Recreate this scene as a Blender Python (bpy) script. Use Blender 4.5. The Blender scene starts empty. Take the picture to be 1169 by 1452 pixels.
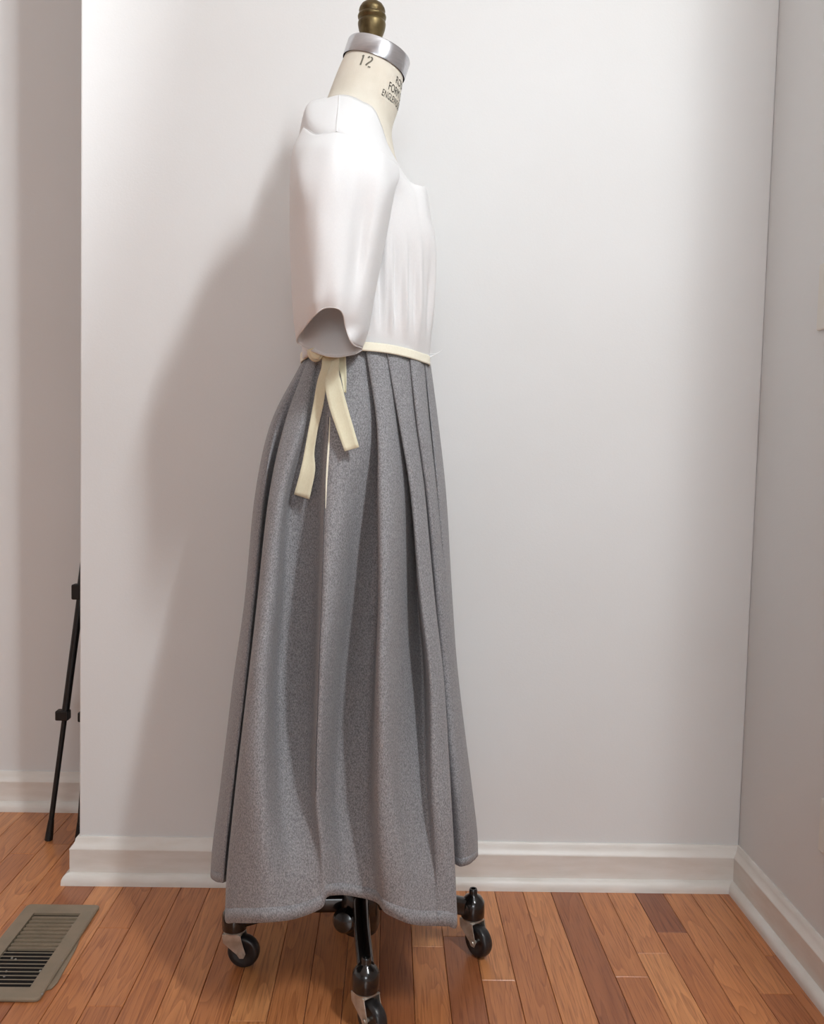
import bpy, bmesh, math, random
import numpy as np
from mathutils import Vector, Matrix

S = bpy.context.scene
COL = S.collection
rnd = random.Random(7)

# ------------------------------------------------------------------ camera
W, H = 1169, 1452
FPX, PITCH, YAW, ROLL, EYE = 1239.7, .060338, .025263, .024829, .87
_fw = np.array([math.sin(YAW)*math.cos(PITCH), math.cos(YAW)*math.cos(PITCH), -math.sin(PITCH)])
_r0 = np.array([math.cos(YAW), -math.sin(YAW), 0.]); _u0 = np.cross(_r0, _fw)
_rt = math.cos(ROLL)*_r0 + math.sin(ROLL)*_u0
_up = -math.sin(ROLL)*_r0 + math.cos(ROLL)*_u0
cam_d = bpy.data.cameras.new('camera'); cam = bpy.data.objects.new('camera', cam_d); COL.objects.link(cam)
cam_d.sensor_fit = 'VERTICAL'; cam_d.sensor_height = 24; cam_d.lens = FPX/H*24; cam_d.clip_start = .02
cam.matrix_world = Matrix(((_rt[0], _up[0], -_fw[0], 0), (_rt[1], _up[1], -_fw[1], 0),
                           (_rt[2], _up[2], -_fw[2], EYE), (0, 0, 0, 1)))
S.camera = cam

# ------------------------------------------------------------------ light
w = bpy.data.worlds.new('world'); S.world = w; w.use_nodes = True
w.node_tree.nodes['Background'].inputs[0].default_value = (.75, .86, 1, 1)
w.node_tree.nodes['Background'].inputs[1].default_value = 1.0
S.view_settings.view_transform = 'Standard'; S.view_settings.look = 'None'
S.view_settings.gamma = 1; S.view_settings.use_curve_mapping = False
S.view_settings.exposure = 0.10

def area(name, loc, target, sx, sy, power, col):
    l = bpy.data.lights.new(name, 'AREA'); l.shape = 'RECTANGLE'; l.size = sx; l.size_y = sy
    l.energy = power; l.color = col
    o = bpy.data.objects.new(name, l); COL.objects.link(o); o.location = loc
    o.rotation_euler = (Vector(target)-Vector(loc)).to_track_quat('-Z', 'Y').to_euler()
    return o
# daylight falling in through the side window (right wall), and an added fill lamp behind the camera
area('side_window_daylight', (.90, -.02, 2.08), (.10, 1.55, 1.05), .34, .60, 112, (.94, .98, 1))
area('rear_fill_light', (.05, -4.12, 1.45), (0, 1.6, .7), 1.25, 1.4, 38, (.93, .975, 1))

# ------------------------------------------------------------------ constants of the place
D, XR, XL = 1.745, .737, -.6145       # back wall plane, right wall plane, free end of the back wall
YFAR = 2.102                          # wall of the space behind
YC = 1.455                            # middle plane of the dress form
CEIL = 2.6

def P(px, py, Y):                     # point of the place seen at photograph pixel px,py and standing at depth Y
    d = _fw*FPX + _rt*(px-W/2) - _up*(py-H/2)
    return np.array([0, 0, EYE]) + d*(Y/d[1])
def F(px, py, z=0.):
    d = _fw*FPX + _rt*(px-W/2) - _up*(py-H/2)
    return np.array([0, 0, EYE]) + d*((z-EYE)/d[2])
def PR(p):
    d = np.asarray(p, float)-np.array([0, 0, EYE]); k = FPX/(d@_fw)
    return np.array([W/2+k*(d@_rt), H/2-k*(d@_up)])

# ------------------------------------------------------------------ materials
def srgb(c):
    return tuple((x/255/12.92 if x/255 <= .04045 else ((x/255+.055)/1.055)**2.4) for x in c)+(1,)
def mat(name, col, rough=.6, metal=0, coat=0, spec=.5, sheen=0):
    m = bpy.data.materials.new(name); m.use_nodes = True
    b = m.node_tree.nodes['Principled BSDF']
    b.inputs['Base Color'].default_value = srgb(col); b.inputs['Roughness'].default_value = rough
    b.inputs['Metallic'].default_value = metal; b.inputs['Coat Weight'].default_value = coat
    b.inputs['Specular IOR Level'].default_value = spec; b.inputs['Sheen Weight'].default_value = sheen
    return m
def N(m, t, **k):
    n = m.node_tree.nodes.new(t)
    for a, v in k.items():
        if a in n.inputs: n.inputs[a].default_value = v
        else: setattr(n, a, v)
    return n
def L(m, a, b): m.node_tree.links.new(a, b)
def noisy(m, col2, scale, amt=.5, stretch=(1, 1, 1), bump=0, bscale=None, detail=4, lo=.35, hi=.65):
    b = m.node_tree.nodes['Principled BSDF']
    tc = N(m, 'ShaderNodeTexCoord'); mp = N(m, 'ShaderNodeMapping'); mp.inputs['Scale'].default_value = stretch
    L(m, tc.outputs['Object'], mp.inputs[0])
    n = N(m, 'ShaderNodeTexNoise'); n.inputs['Scale'].default_value = scale; n.inputs['Detail'].default_value = detail
    L(m, mp.outputs[0], n.inputs['Vector'])
    r = N(m, 'ShaderNodeMapRange'); r.inputs[1].default_value = lo; r.inputs[2].default_value = hi
    r.inputs[4].default_value = amt
    L(m, n.outputs[0], r.inputs[0])
    mx = N(m, 'ShaderNodeMix', data_type='RGBA'); mx.inputs[6].default_value = b.inputs['Base Color'].default_value
    mx.inputs[7].default_value = srgb(col2); L(m, r.outputs[0], mx.inputs[0]); L(m, mx.outputs[2], b.inputs['Base Color'])
    if bump:
        n2 = N(m, 'ShaderNodeTexNoise'); n2.inputs['Scale'].default_value = bscale or scale
        n2.inputs['Detail'].default_value = 5; L(m, mp.outputs[0], n2.inputs['Vector'])
        bp = N(m, 'ShaderNodeBump'); bp.inputs['Strength'].default_value = bump; bp.inputs['Distance'].default_value = .001
        L(m, n2.outputs[0], bp.inputs['Height']); L(m, bp.outputs[0], b.inputs['Normal'])
    return m
M = {}
M['wall'] = noisy(mat('wall_paint', (230, 231, 231), .75, spec=.3), (225, 225, 224), 2.2, .6, bump=.15, bscale=260)
M['ceil'] = mat('ceiling_paint', (240, 239, 236), .9)
M['trim'] = noisy(mat('trim_paint', (238, 235, 230), .38), (226, 221, 213), 14, .6, stretch=(1, 1, 5), bump=.1, bscale=60)
M['subfloor'] = mat('subfloor', (46, 26, 18), .8)
M['cream'] = noisy(mat('form_canvas', (230, 224, 210), .75, sheen=.1), (212, 203, 185), 18, .5, bump=.3, bscale=900)
M['alu'] = noisy(mat('brushed_aluminium', (205, 205, 208), .26, 1), (182, 184, 190), 60, .5, stretch=(1, 1, 6))
M['brass'] = noisy(mat('aged_brass', (122, 106, 72), .42, .8), (76, 64, 42), 45, .8, bump=.4, bscale=120)
M['black'] = noisy(mat('black_enamel', (16, 15, 15), .22, .0, coat=.5), (24, 22, 21), 60, .4)
M['rubber'] = noisy(mat('black_rubber', (30, 29, 30), .33, 0), (46, 45, 46), 80, .6)
M['zinc'] = noisy(mat('zinc_plate', (206, 202, 194), .34, .6), (150, 138, 120), 70, .6)
M['matteblack'] = mat('matte_black', (13, 13, 14), .5)
M['ink'] = mat('stencil_ink', (112, 108, 96), .8)
M['ink2'] = mat('print_ink', (70, 68, 64), .8)
M['vent'] = noisy(mat('register_enamel', (148, 132, 112), .45, .1), (132, 122, 104), 30, .6, bump=.1, bscale=90)
M['dark'] = mat('opening_shade', (14, 11, 10), .9)  # near-black colour put in for the shade inside openings
M['lint'] = mat('lint', (150, 145, 138), .95)
M['plate'] = mat('cover_plate', (228, 225, 218), .35)

def cloth(name, c1, c2, trans=0, rough=.85, fine=1400, amt=.9, bump=.25, st=.5):
    m = mat(name, c1, rough, spec=.2, sheen=.15)
    b = m.node_tree.nodes['Principled BSDF']
    tc = N(m, 'ShaderNodeTexCoord')
    n = N(m, 'ShaderNodeTexNoise'); n.inputs['Scale'].default_value = fine; n.inputs['Detail'].default_value = 3
    L(m, tc.outputs['Object'], n.inputs['Vector'])
    n3 = N(m, 'ShaderNodeTexNoise'); n3.inputs['Scale'].default_value = fine*.35; n3.inputs['Detail'].default_value = 4
    mp = N(m, 'ShaderNodeMapping'); mp.inputs['Scale'].default_value = (1, 1, st)
    L(m, tc.outputs['Object'], mp.inputs[0]); L(m, mp.outputs[0], n3.inputs['Vector'])
    ad = N(m, 'ShaderNodeMath', operation='ADD'); L(m, n.outputs[0], ad.inputs[0]); L(m, n3.outputs[0], ad.inputs[1])
    r = N(m, 'ShaderNodeMapRange'); r.inputs[1].default_value = .8; r.inputs[2].default_value = 1.2; r.inputs[4].default_value = amt
    L(m, ad.outputs[0], r.inputs[0])
    mx = N(m, 'ShaderNodeMix', data_type='RGBA'); mx.inputs[6].default_value = srgb(c1); mx.inputs[7].default_value = srgb(c2)
    L(m, r.outputs[0], mx.inputs[0]); L(m, mx.outputs[2], b.inputs['Base Color'])
    bp = N(m, 'ShaderNodeBump'); bp.inputs['Strength'].default_value = bump; bp.inputs['Distance'].default_value = .0006
    L(m, ad.outputs[0], bp.inputs['Height']); L(m, bp.outputs[0], b.inputs['Normal'])
    if trans:
        out = m.node_tree.nodes['Material Output']
        t = N(m, 'ShaderNodeBsdfTranslucent'); t.inputs[0].default_value = srgb(c1)
        ms = N(m, 'ShaderNodeMixShader'); ms.inputs[0].default_value = trans
        L(m, b.outputs[0], ms.inputs[1]); L(m, t.outputs[0], ms.inputs[2]); L(m, ms.outputs[0], out.inputs[0])
    return m
M['wool'] = cloth('grey_wool', (110, 110, 113), (170, 170, 173), fine=1700, amt=1, bump=.25, st=.6)
M['woolseam'] = mat('grey_wool_seam', (84, 84, 88), .9)
M['linen'] = cloth('white_linen', (250, 250, 250), (245, 245, 246), trans=.18, fine=1800, bump=.15)
M['ribbon'] = cloth('cream_ribbon', (246, 241, 214), (238, 232, 202), trans=.12, fine=1500, bump=.15)
M['band'] = cloth('cream_band', (250, 246, 228), (244, 239, 218), trans=.05, fine=1500, bump=.15)

def wood():
    m = mat('oak_plank', (170, 102, 62), .33, coat=.25, spec=.5)
    b = m.node_tree.nodes['Principled BSDF']; b.inputs['Coat Roughness'].default_value = .22
    tc = N(m, 'ShaderNodeTexCoord'); oi = N(m, 'ShaderNodeObjectInfo')
    sc = N(m, 'ShaderNodeVectorMath', operation='SCALE'); sc.inputs[0].default_value = (31, 57, 13)
    L(m, oi.outputs['Random'], sc.inputs['Scale'])
    ad = N(m, 'ShaderNodeVectorMath', operation='ADD'); L(m, tc.outputs['Object'], ad.inputs[0]); L(m, sc.outputs[0], ad.inputs[1])
    mp = N(m, 'ShaderNodeMapping'); mp.inputs['Scale'].default_value = (8, .75, 8); L(m, ad.outputs[0], mp.inputs[0])
    big = N(m, 'ShaderNodeTexNoise'); big.inputs['Scale'].default_value = 1.5; big.inputs['Detail'].default_value = 2
    big.inputs['Distortion'].default_value = .4; L(m, mp.outputs[0], big.inputs['Vector'])
    # growth rings: iso-lines of a stretched noise
    mu = N(m, 'ShaderNodeMath', operation='MULTIPLY'); mu.inputs[1].default_value = 15; L(m, big.outputs[0], mu.inputs[0])
    fr = N(m, 'ShaderNodeMath', operation='FRACT'); L(m, mu.outputs[0], fr.inputs[0])
    ring = N(m, 'ShaderNodeValToRGB'); e = ring.color_ramp.elements
    e[0].position = 0; e[0].color = (0, 0, 0, 1); e[1].position = .75; e[1].color = (.55, .55, .55, 1)
    x = e.new(.95); x.color = (1, 1, 1, 1); x = e.new(1.0); x.color = (0, 0, 0, 1)
    L(m, fr.outputs[0], ring.inputs[0])
    mp2 = N(m, 'ShaderNodeMapping'); mp2.inputs['Scale'].default_value = (260, 9, 260); L(m, ad.outputs[0], mp2.inputs[0])
    fine = N(m, 'ShaderNodeTexNoise'); fine.inputs['Scale'].default_value = 1.6; fine.inputs['Detail'].default_value = 4
    L(m, mp2.outputs[0], fine.inputs['Vector'])
    base = N(m, 'ShaderNodeValToRGB'); e = base.color_ramp.elements
    e[0].position = 0; e[0].color = srgb((150, 88, 56)); e[1].position = 1; e[1].color = srgb((232, 166, 108))
    for p_, c in ((.25, (186, 116, 70)), (.5, (206, 134, 82)), (.75, (220, 150, 95))):
        q = e.new(p_); q.color = srgb(c)
    at = N(m, 'ShaderNodeAttribute', attribute_type='OBJECT', attribute_name='tone')
    L(m, at.outputs['Fac'], base.inputs[0])
    k1 = N(m, 'ShaderNodeMix', data_type='RGBA', blend_type='MULTIPLY'); k1.inputs[7].default_value = srgb((176, 142, 122))
    f1 = N(m, 'ShaderNodeMath', operation='MULTIPLY'); f1.inputs[1].default_value = .42
    L(m, ring.outputs[0], f1.inputs[0]); L(m, f1.outputs[0], k1.inputs[0]); L(m, base.outputs[0], k1.inputs[6])
    k2 = N(m, 'ShaderNodeMix', data_type='RGBA', blend_type='MULTIPLY'); k2.inputs[7].default_value = srgb((150, 112, 92))
    r2 = N(m, 'ShaderNodeMapRange'); r2.inputs[1].default_value = .5; r2.inputs[2].default_value = .78; r2.inputs[4].default_value = .7
    L(m, fine.outputs[0], r2.inputs[0]); L(m, r2.outputs[0], k2.inputs[0]); L(m, k1.outputs[2], k2.inputs[6])
    L(m, k2.outputs[2], b.inputs['Base Color'])
    bp = N(m, 'ShaderNodeBump'); bp.inputs['Strength'].default_value = .12; bp.inputs['Distance'].default_value = .0006
    L(m, fine.outputs[0], bp.inputs['Height']); L(m, bp.outputs[0], b.inputs['Normal'])
    return m
M['wood'] = wood()

def glass():
    m = bpy.data.materials.new('window_glass'); m.use_nodes = True; nt = m.node_tree
    nt.nodes.remove(nt.nodes['Principled BSDF'])
    t = N(m, 'ShaderNodeBsdfTransparent'); g = N(m, 'ShaderNodeBsdfGlossy'); g.inputs['Roughness'].default_value = .02
    fr = N(m, 'ShaderNodeFresnel'); fr.inputs[0].default_value = 1.3; mx = N(m, 'ShaderNodeMixShader')
    L(m, fr.outputs[0], mx.inputs[0]); L(m, t.outputs[0], mx.inputs[1]); L(m, g.outputs[0], mx.inputs[2])
    L(m, mx.outputs[0], nt.nodes['Material Output'].inputs[0]); return m
M['glass'] = glass()

# ------------------------------------------------------------------ helpers
def link(name, me, m, parent=None, smooth=False, kind=None):
    o = bpy.data.objects.new(name, me); COL.objects.link(o)
    if m: me.materials.append(M[m] if isinstance(m, str) else m)
    if parent: o.parent = parent
    if smooth: me.polygons.foreach_set('use_smooth', [True]*len(me.polygons))
    if kind: o['kind'] = kind
    return o
def mesh(name, V, Fc):
    me = bpy.data.meshes.new(name); me.from_pydata([tuple(map(float, v)) for v in V], [], Fc); me.update(); return me
class MB:
    def __init__(s): s.V = []; s.F = []
    def add(s, V, Fc):
        b = len(s.V); s.V += [tuple(map(float, v)) for v in V]; s.F += [tuple(i+b for i in f) for f in Fc]; return s
    def box(s, x0, x1, y0, y1, z0, z1):
        V = [(x, y, z) for z in (z0, z1) for y in (y0, y1) for x in (x0, x1)]
        return s.add(V, [(0, 2, 3, 1), (4, 5, 7, 6), (0, 1, 5, 4), (2, 6, 7, 3), (0, 4, 6, 2), (1, 3, 7, 5)])
    def tube(s, pts, r, n=16, cap=True):
        pts = [np.array(p, float) for p in pts]; m = len(pts); rs = r if isinstance(r, (list, tuple)) else [r]*m
        V = []; prev = None
        for i, p in enumerate(pts):
            t = pts[min(i+1, m-1)]-pts[max(i-1, 0)]; t /= np.linalg.norm(t)+1e-12
            if prev is None:
                a = np.array([0, 0, 1.]) if abs(t[2]) < .9 else np.array([1., 0, 0]); e1 = np.cross(t, a)
            else: e1 = prev-t*(prev@t)
            e1 /= np.linalg.norm(e1); prev = e1; e2 = np.cross(t, e1)
            for k in range(n):
                q = 2*math.pi*k/n; V.append(p+rs[i]*(math.cos(q)*e1+math.sin(q)*e2))
        Fc = [(i*n+k, i*n+(k+1) % n, (i+1)*n+(k+1) % n, (i+1)*n+k) for i in range(m-1) for k in range(n)]
        if cap: Fc += [tuple(range(n-1, -1, -1)), tuple(range((m-1)*n, m*n))]
        return s.add(V, Fc)
    def lathe(s, prof, c=(0, 0, 0), n=32, axis=(0, 0, 1)):
        ax = np.array(axis, float); ax /= np.linalg.norm(ax)
        a = np.array([1., 0, 0]) if abs(ax[0]) < .9 else np.array([0, 1., 0]); e1 = a-ax*(a@ax); e1 /= np.linalg.norm(e1)
        e2 = np.cross(ax, e1); c = np.array(c, float); V = []
        for r, z in prof:
            for k in range(n):
                q = 2*math.pi*k/n; V.append(c+ax*z+r*(math.cos(q)*e1+math.sin(q)*e2))
        m = len(prof)
        Fc = [(i*n+k, i*n+(k+1) % n, (i+1)*n+(k+1) % n, (i+1)*n+k) for i in range(m-1) for k in range(n)]
        if prof[0][0] > 1e-6: Fc.append(tuple(range(n-1, -1, -1)))
        if prof[-1][0] > 1e-6: Fc.append(tuple(range((m-1)*n, m*n)))
        return s.add(V, Fc)
    def prism(s, poly, thick, fn):                      # poly in 2-D, fn(a,b,c)->point
        n = len(poly); V = [fn(a, b, 0) for a, b in poly]+[fn(a, b, thick) for a, b in poly]
        return s.add(V, [tuple(range(n-1, -1, -1)), tuple(range(n, 2*n))]+[(i, (i+1) % n, n+(i+1) % n, n+i) for i in range(n)])
    def build(s, name, m, parent=None, smooth=False, bevel=0, kind=None, origin=None):
        V = s.V
        if origin is not None: V = [tuple(np.array(v)-np.array(origin)) for v in V]
        me = mesh(name, V, s.F)
        bm = bmesh.new(); bm.from_mesh(me); bmesh.ops.recalc_face_normals(bm, faces=bm.faces); bm.to_mesh(me); bm.free()
        o = link(name, me, m, parent, smooth, kind)
        if origin is not None: o.location = origin
        if smooth: 
            for e_ in me.edges: pass
            md = o.modifiers.new('ws', 'WEIGHTED_NORMAL') if bevel else None
            try: me.set_sharp_from_angle(angle=math.radians(42))
            except Exception: pass
        if bevel:
            b = o.modifiers.new('bevel', 'BEVEL'); b.width = bevel; b.segments = 2; b.limit_method = 'ANGLE'; b.angle_limit = math.radians(40)
            if o.modifiers.get('ws'): o.modifiers.move(0, 1)
        return o
def empty(name, loc, label, cat, group=None):
    o = bpy.data.objects.new(name, None); COL.objects.link(o); o.location = loc; o.empty_display_size = .05
    o['label'] = label; o['category'] = cat
    if group: o['group'] = group
    return o
def adopt(o, root):                                      # parts are modelled in room coordinates
    o.parent = root; o.matrix_parent_inverse = Matrix.Translation(root.location).inverted(); return o

def hermite(Pts, t, T, closed=False):
    """Pts (n,...) at parameters t, sampled at T; finite-difference tangents"""
    Pts = np.asarray(Pts, float); t = np.asarray(t, float)
    n = len(Pts); m = np.zeros_like(Pts)
    if closed:
        per = t[-1]-t[0]+(t[1]-t[0])
    for i in range(n):
        if closed: a, b = (i-1) % n, (i+1) % n; dt = 2.0
        else: a, b = max(i-1, 0), min(i+1, n-1); dt = t[b]-t[a]
        m[i] = (Pts[b]-Pts[a])/dt
    out = []
    for x in T:
        if closed:
            i = int(math.floor(x)) % n; j = (i+1) % n; h = 1.; s = x-math.floor(x)
        else:
            i = int(min(max(np.searchsorted(t, x, 'right')-1, 0), n-2)); j = i+1; h = t[j]-t[i]; s = (x-t[i])/h
        s2, s3 = s*s, s*s*s
        out.append((2*s3-3*s2+1)*Pts[i]+(s3-2*s2+s)*h*m[i]+(-2*s3+3*s2)*Pts[j]+(s3-s2)*h*m[j])
    return np.array(out)
def surf(G, rt, nr, nc, closed):
    """control grid G[r][c] -> dense grid"""
    G = np.asarray(G, float); R_, C_ = G.shape[:2]
    T = np.linspace(rt[0], rt[-1], nr); A = hermite(G, rt, T)
    cols = np.arange(C_*nc)/nc if closed else np.linspace(0, C_-1, (C_-1)*nc+1)
    B = hermite(np.swapaxes(A, 0, 1), np.arange(C_), cols, closed)
    return np.swapaxes(B, 0, 1)
def grid_mesh(name, G, closed):
    R_, C_ = G.shape[:2]
    Fc = [(i*C_+k, i*C_+(k+1) % C_, (i+1)*C_+(k+1) % C_, (i+1)*C_+k) for i in range(R_-1) for k in range(C_ if closed else C_-1)]
    return mesh(name, G.reshape(-1, 3), Fc)
def solid(o, th, off=0):
    s = o.modifiers.new('thickness', 'SOLIDIFY'); s.thickness = th; s.offset = off; return o

# ------------------------------------------------------------------ room shell
FB = -4.2; LB = -4.0
def struct(mb, name, m, **k): return mb.build(name, m, kind='structure', **k)
wt = .115
struct(MB().box(XL, XR, D, D+wt, 0, CEIL), 'wall_back', 'wall', bevel=.003)
struct(MB().box(LB, XR+.3, YFAR, YFAR+.1, 0, CEIL), 'wall_far', 'wall')
WY0, WY1, WZ0, WZ1 = -.50, .52, .90, 2.40
struct(MB().box(XR, XR+.14, FB, WY0, 0, CEIL).box(XR, XR+.14, WY1, YFAR, 0, CEIL)
       .box(XR, XR+.14, WY0, WY1, 0, WZ0).box(XR, XR+.14, WY0, WY1, WZ1, CEIL), 'wall_right', 'wall')
struct(MB().box(LB-.1, LB, FB, YFAR+.1, 0, CEIL), 'wall_left', 'wall')
RX0, RX1, RZ0, RZ1 = -.60, .70, .85, 2.25
struct(MB().box(LB-.1, RX0, FB-.14, FB, 0, CEIL).box(RX1, XR+.14, FB-.14, FB, 0, CEIL)
       .box(RX0, RX1, FB-.14, FB, 0, RZ0).box(RX0, RX1, FB-.14, FB, RZ1, CEIL), 'wall_front', 'wall')
struct(MB().box(LB-.1, XR+.3, FB-.14, YFAR+.1, CEIL, CEIL+.1), 'ceiling', 'ceil')
floor = struct(MB().box(LB-.1, XR+.3, FB-.14, YFAR+.1, -.10, -.012), 'floor', 'subfloor')

def window(name, a0, a1, z0, z1, fn):
    fr = MB(); w_ = .05
    def bx(mb, u0, u1, v0, v1, d0, d1):
        V = [fn(u, d, v) for v in (v0, v1) for d in (d0, d1) for u in (u0, u1)]
        mb.add(V, [(0, 2, 3, 1), (4, 5, 7, 6), (0, 1, 5, 4), (2, 6, 7, 3), (0, 4, 6, 2), (1, 3, 7, 5)])
    bx(fr, a0, a0+.02, z0, z1, .02, .12); bx(fr, a1-.02, a1, z0, z1, .02, .12)
    bx(fr, a0+.02, a1-.02, z1-.02, z1, .02, .12); bx(fr, a0+.02, a1-.02, z0, z0+.02, .02, .12)
    o = fr.build(name, 'trim', kind='structure')
    p = MB(); bx(p, a0+.02, a1-.02, z0+.02, z1-.02, .066, .070); q = p.build('pane', 'glass', o)
    c = MB()
    for u0, u1, v0, v1 in ((a0-.06, a0, z0-.06, z1+.06), (a1, a1+.06, z0-.06, z1+.06), (a0, a1, z1, z1+.06), (a0, a1, z0-.06, z0)):
        bx(c, u0, u1, v0, v1, -.016, 0)
    c.build('casing', 'trim', o, bevel=.003)
window('window_1', WY0, WY1, WZ0, WZ1, lambda u, d, v: (XR+d, u, v))
window('added_fill_window', RX0, RX1, RZ0, RZ1, lambda u, d, v: (u, FB-d, v))  # unseen rear window, added to go with the fill lamp

# baseboards: ogee cap, flat face, shoe moulding
PROF = [(0, .0915), (.003, .0915), (.0055, .0885), (.0065, .0825), (.0095, .077), (.0135, .0725), (.0150, .0700), (.0150, .0685),
        (.0145, .067), (.0145, .0225)]
SHOE = [(.0145, .0222), (.0190, .0212), (.0240, .0172), (.0268, .0115), (.0275, .0052), (.0275, .0)]
def base(name, p0, p1, nrm, e0, e1):
    p0 = np.array(p0, float); p1 = np.array(p1, float); nrm = np.array(nrm, float)
    t = (p1-p0)/np.linalg.norm(p1-p0)
    def ext(prof, nm, par=None):
        pr = prof+[(0, prof[-1][1])] if prof is PROF else prof+[(.0145, 0)]
        n = len(pr); V = []
        for p, e, s in ((p0, e0, -1), (p1, e1, 1)):
            for d, z in pr:
                q = p+nrm*d+t*(s*e*d); V.append((q[0], q[1], z))
        Fc = [(i, (i+1) % n, n+(i+1) % n, n+i) for i in range(n)]+[tuple(range(n)), tuple(range(2*n-1, n-1, -1))]
        mb = MB(); mb.add(V, Fc); return mb.build(nm, 'trim', par, kind='structure' if par is None else None, smooth=True)
    PROF[-1] = (.0145, .0)
    o = ext(PROF, name); ext(SHOE, 'shoe_moulding', o)
base('baseboard_back', (XL, D), (XR, D), (0, -1), 1, -1)
base('baseboard_right', (XR, FB), (XR, D), (-1, 0), -1, -1)
base('baseboard_return', (XL, D+wt), (XL, D), (-1, 0), 1, 1)
base('baseboard_far', (LB, YFAR), (XR, YFAR), (0, -1), -1, 0)
base('baseboard_left', (LB, FB), (LB, YFAR), (1, 0), -1, -1)
base('baseboard_front', (LB, FB), (XR, FB), (0, 1), -1, -1)

# oak strip floor, plank by plank
PW = .0574
# vent opening is laid over the planks
def plank(k, y0, y1, tone, x0=None, x1=None):
    x0 = k*PW+.0004 if x0 is None else x0; x1 = (k+1)*PW-.0004 if x1 is None else x1
    cx, cy = (x0+x1)/2, (y0+y1)/2; a, b = (x1-x0)/2, (y1-y0)/2-.0003; c = .0008
    V = [(-a, -b, -.012), (a, -b, -.012), (a, b, -.012), (-a, b, -.012), (-a, -b, -c), (a, -b, -c), (a, b, -c), (-a, b, -c),
         (-a+c, -b+c, 0), (a-c, -b+c, 0), (a-c, b-c, 0), (-a+c, b-c, 0)]
    Fc = [(3, 2, 1, 0), (0, 1, 5, 4), (1, 2, 6, 5), (2, 3, 7, 6), (3, 0, 4, 7), (4, 5, 9, 8), (5, 6, 10, 9), (6, 7, 11, 10), (7, 4, 8, 11), (8, 9, 10, 11)]
    o = link('plank', mesh('plank', V, Fc), 'wood', floor); o.location = (cx, cy, 0); o['tone'] = float(tone); return o
NEAR_Y = .55
spec = {}     # column -> list of (break y, tone) seen in the photograph
kd = int(math.floor(F(940, 1300)[0]/PW))
spec[kd] = [(F(950, 1322)[1], None), (D+.05, .0)]
kf = int(math.floor(F(885, 1385)[0]/PW)); 
if kf != kd: spec[kf] = [(F(890, 1385)[1], None), (D+.05, .45)]
kg = int(math.floor(F(700, 1390)[0]/PW)); spec[kg] = [(F(700, 1390)[1], .42), (D+.05, .68)]
kmin = int(math.floor(-1.75/PW)); kmax = int(math.floor((XR-.001)/PW))
for k in range(kmin, kmax+1):
    rr = random.Random(k*31+5)
    far = YFAR if (k+1)*PW < XL+.0 else D+.02
    if (k+1)*PW >= XL and k*PW < XL: far = YFAR
    x1 = XR-.0002 if (k+1)*PW > XR else None
    y = NEAR_Y; brk = []
    if k in spec:
        ys = [NEAR_Y, spec[k][0][0], far]; tn = [spec[k][0][1] if spec[k][0][1] is not None else .35, spec[k][1][1]]
        if ys[1]-ys[0] > .7: ys.insert(1, ys[0]+.3); tn.insert(0, .5)
        for i in range(len(ys)-1): plank(k, ys[i], ys[i+1], tn[i], x1=x1)
        continue
    y1 = NEAR_Y+rr.uniform(.15, .8)
    while True:
        if far-y1 < .14: y1 = far
        t = min(1, max(.12, rr.gauss(.52, .2)))
        plank(k, y, y1, t, x1=x1)
        if y1 >= far: break
        y, y1 = y1, min(far, y1+rr.choice([.32, .45, .6, .8, 1.0]))
# the rest of the floor, behind the camera and to the far left, where no plank is in view
mb = MB()
for k in range(int(LB/PW), kmax+1):
    yy = FB
    stop = NEAR_Y if k >= kmin else YFAR
    while yy < stop-.01:
        y2 = min(stop, yy+rnd.uniform(.5, 1.3)); mb.box(max(k*PW, LB)+.0004, min((k+1)*PW, XR)-.0004, yy+.0003, y2-.0003, -.012, 0); yy = y2
o = mb.build('plank_field', 'wood', floor, kind='stuff'); o['tone'] = .5

# ------------------------------------------------------------------ cover plates on the right wall
def cover(name, y, z, wy, hz, label, cat, kindp):
    root = empty(name, (XR, y, z), label, cat)
    m_ = MB().box(XR-.006, XR, y-wy/2, y+wy/2, z-hz/2, z+hz/2).build('cover_plate', 'plate', None, bevel=.003); adopt(m_, root)
    if kindp == 'outlet':
        for s in (-1, 1):
            q = MB().box(XR-.0075, XR-.005, y-.017, y+.017, z+s*.022-.014, z+s*.022+.014).build('socket', 'plate', None, bevel=.004); adopt(q, root)
            for t in (-1, 1):
                a = MB().box(XR-.0080, XR-.0070, y+t*.006-.001, y+t*.006+.001, z+s*.022-.004, z+s*.022+.005).build('slot', 'dark', q)
    else:
        q = MB().box(XR-.011, XR-.005, y-.005, y+.005, z-.011, z+.011).build('toggle', 'plate', None, bevel=.002); adopt(q, root)
pe = P(1165.5, 1168, 1.55)
YS = 1.545
def zr(py, Y): return P(1166, py, Y)[2]
yy_ = YS
# depth at which the right wall crosses pixel column 1166
def ywall(px, py):
    d = _fw*FPX+_rt*(px-W/2)-_up*(py-H/2); return XR/d[0]*d[1]
y1 = ywall(1166.5, 1168); z0_, z1_ = P(1166, 1205, y1)[2], P(1166, 1130, y1)[2]
cover('wall_outlet', y1-.036, (z0_+z1_)/2, .072, abs(z1_-z0_), 'white electrical outlet plate low on the right wall, cut by the photo edge', 'outlet', 'outlet')
y2 = ywall(1164, 430); z0_, z1_ = P(1164, 470, y2)[2], P(1165, 375, y2)[2]
cover('light_switch', y2-.036, (z0_+z1_)/2, .072, abs(z1_-z0_), 'white light switch plate high on the right wall, cut by the photo edge', 'switch', 'switch')

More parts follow.
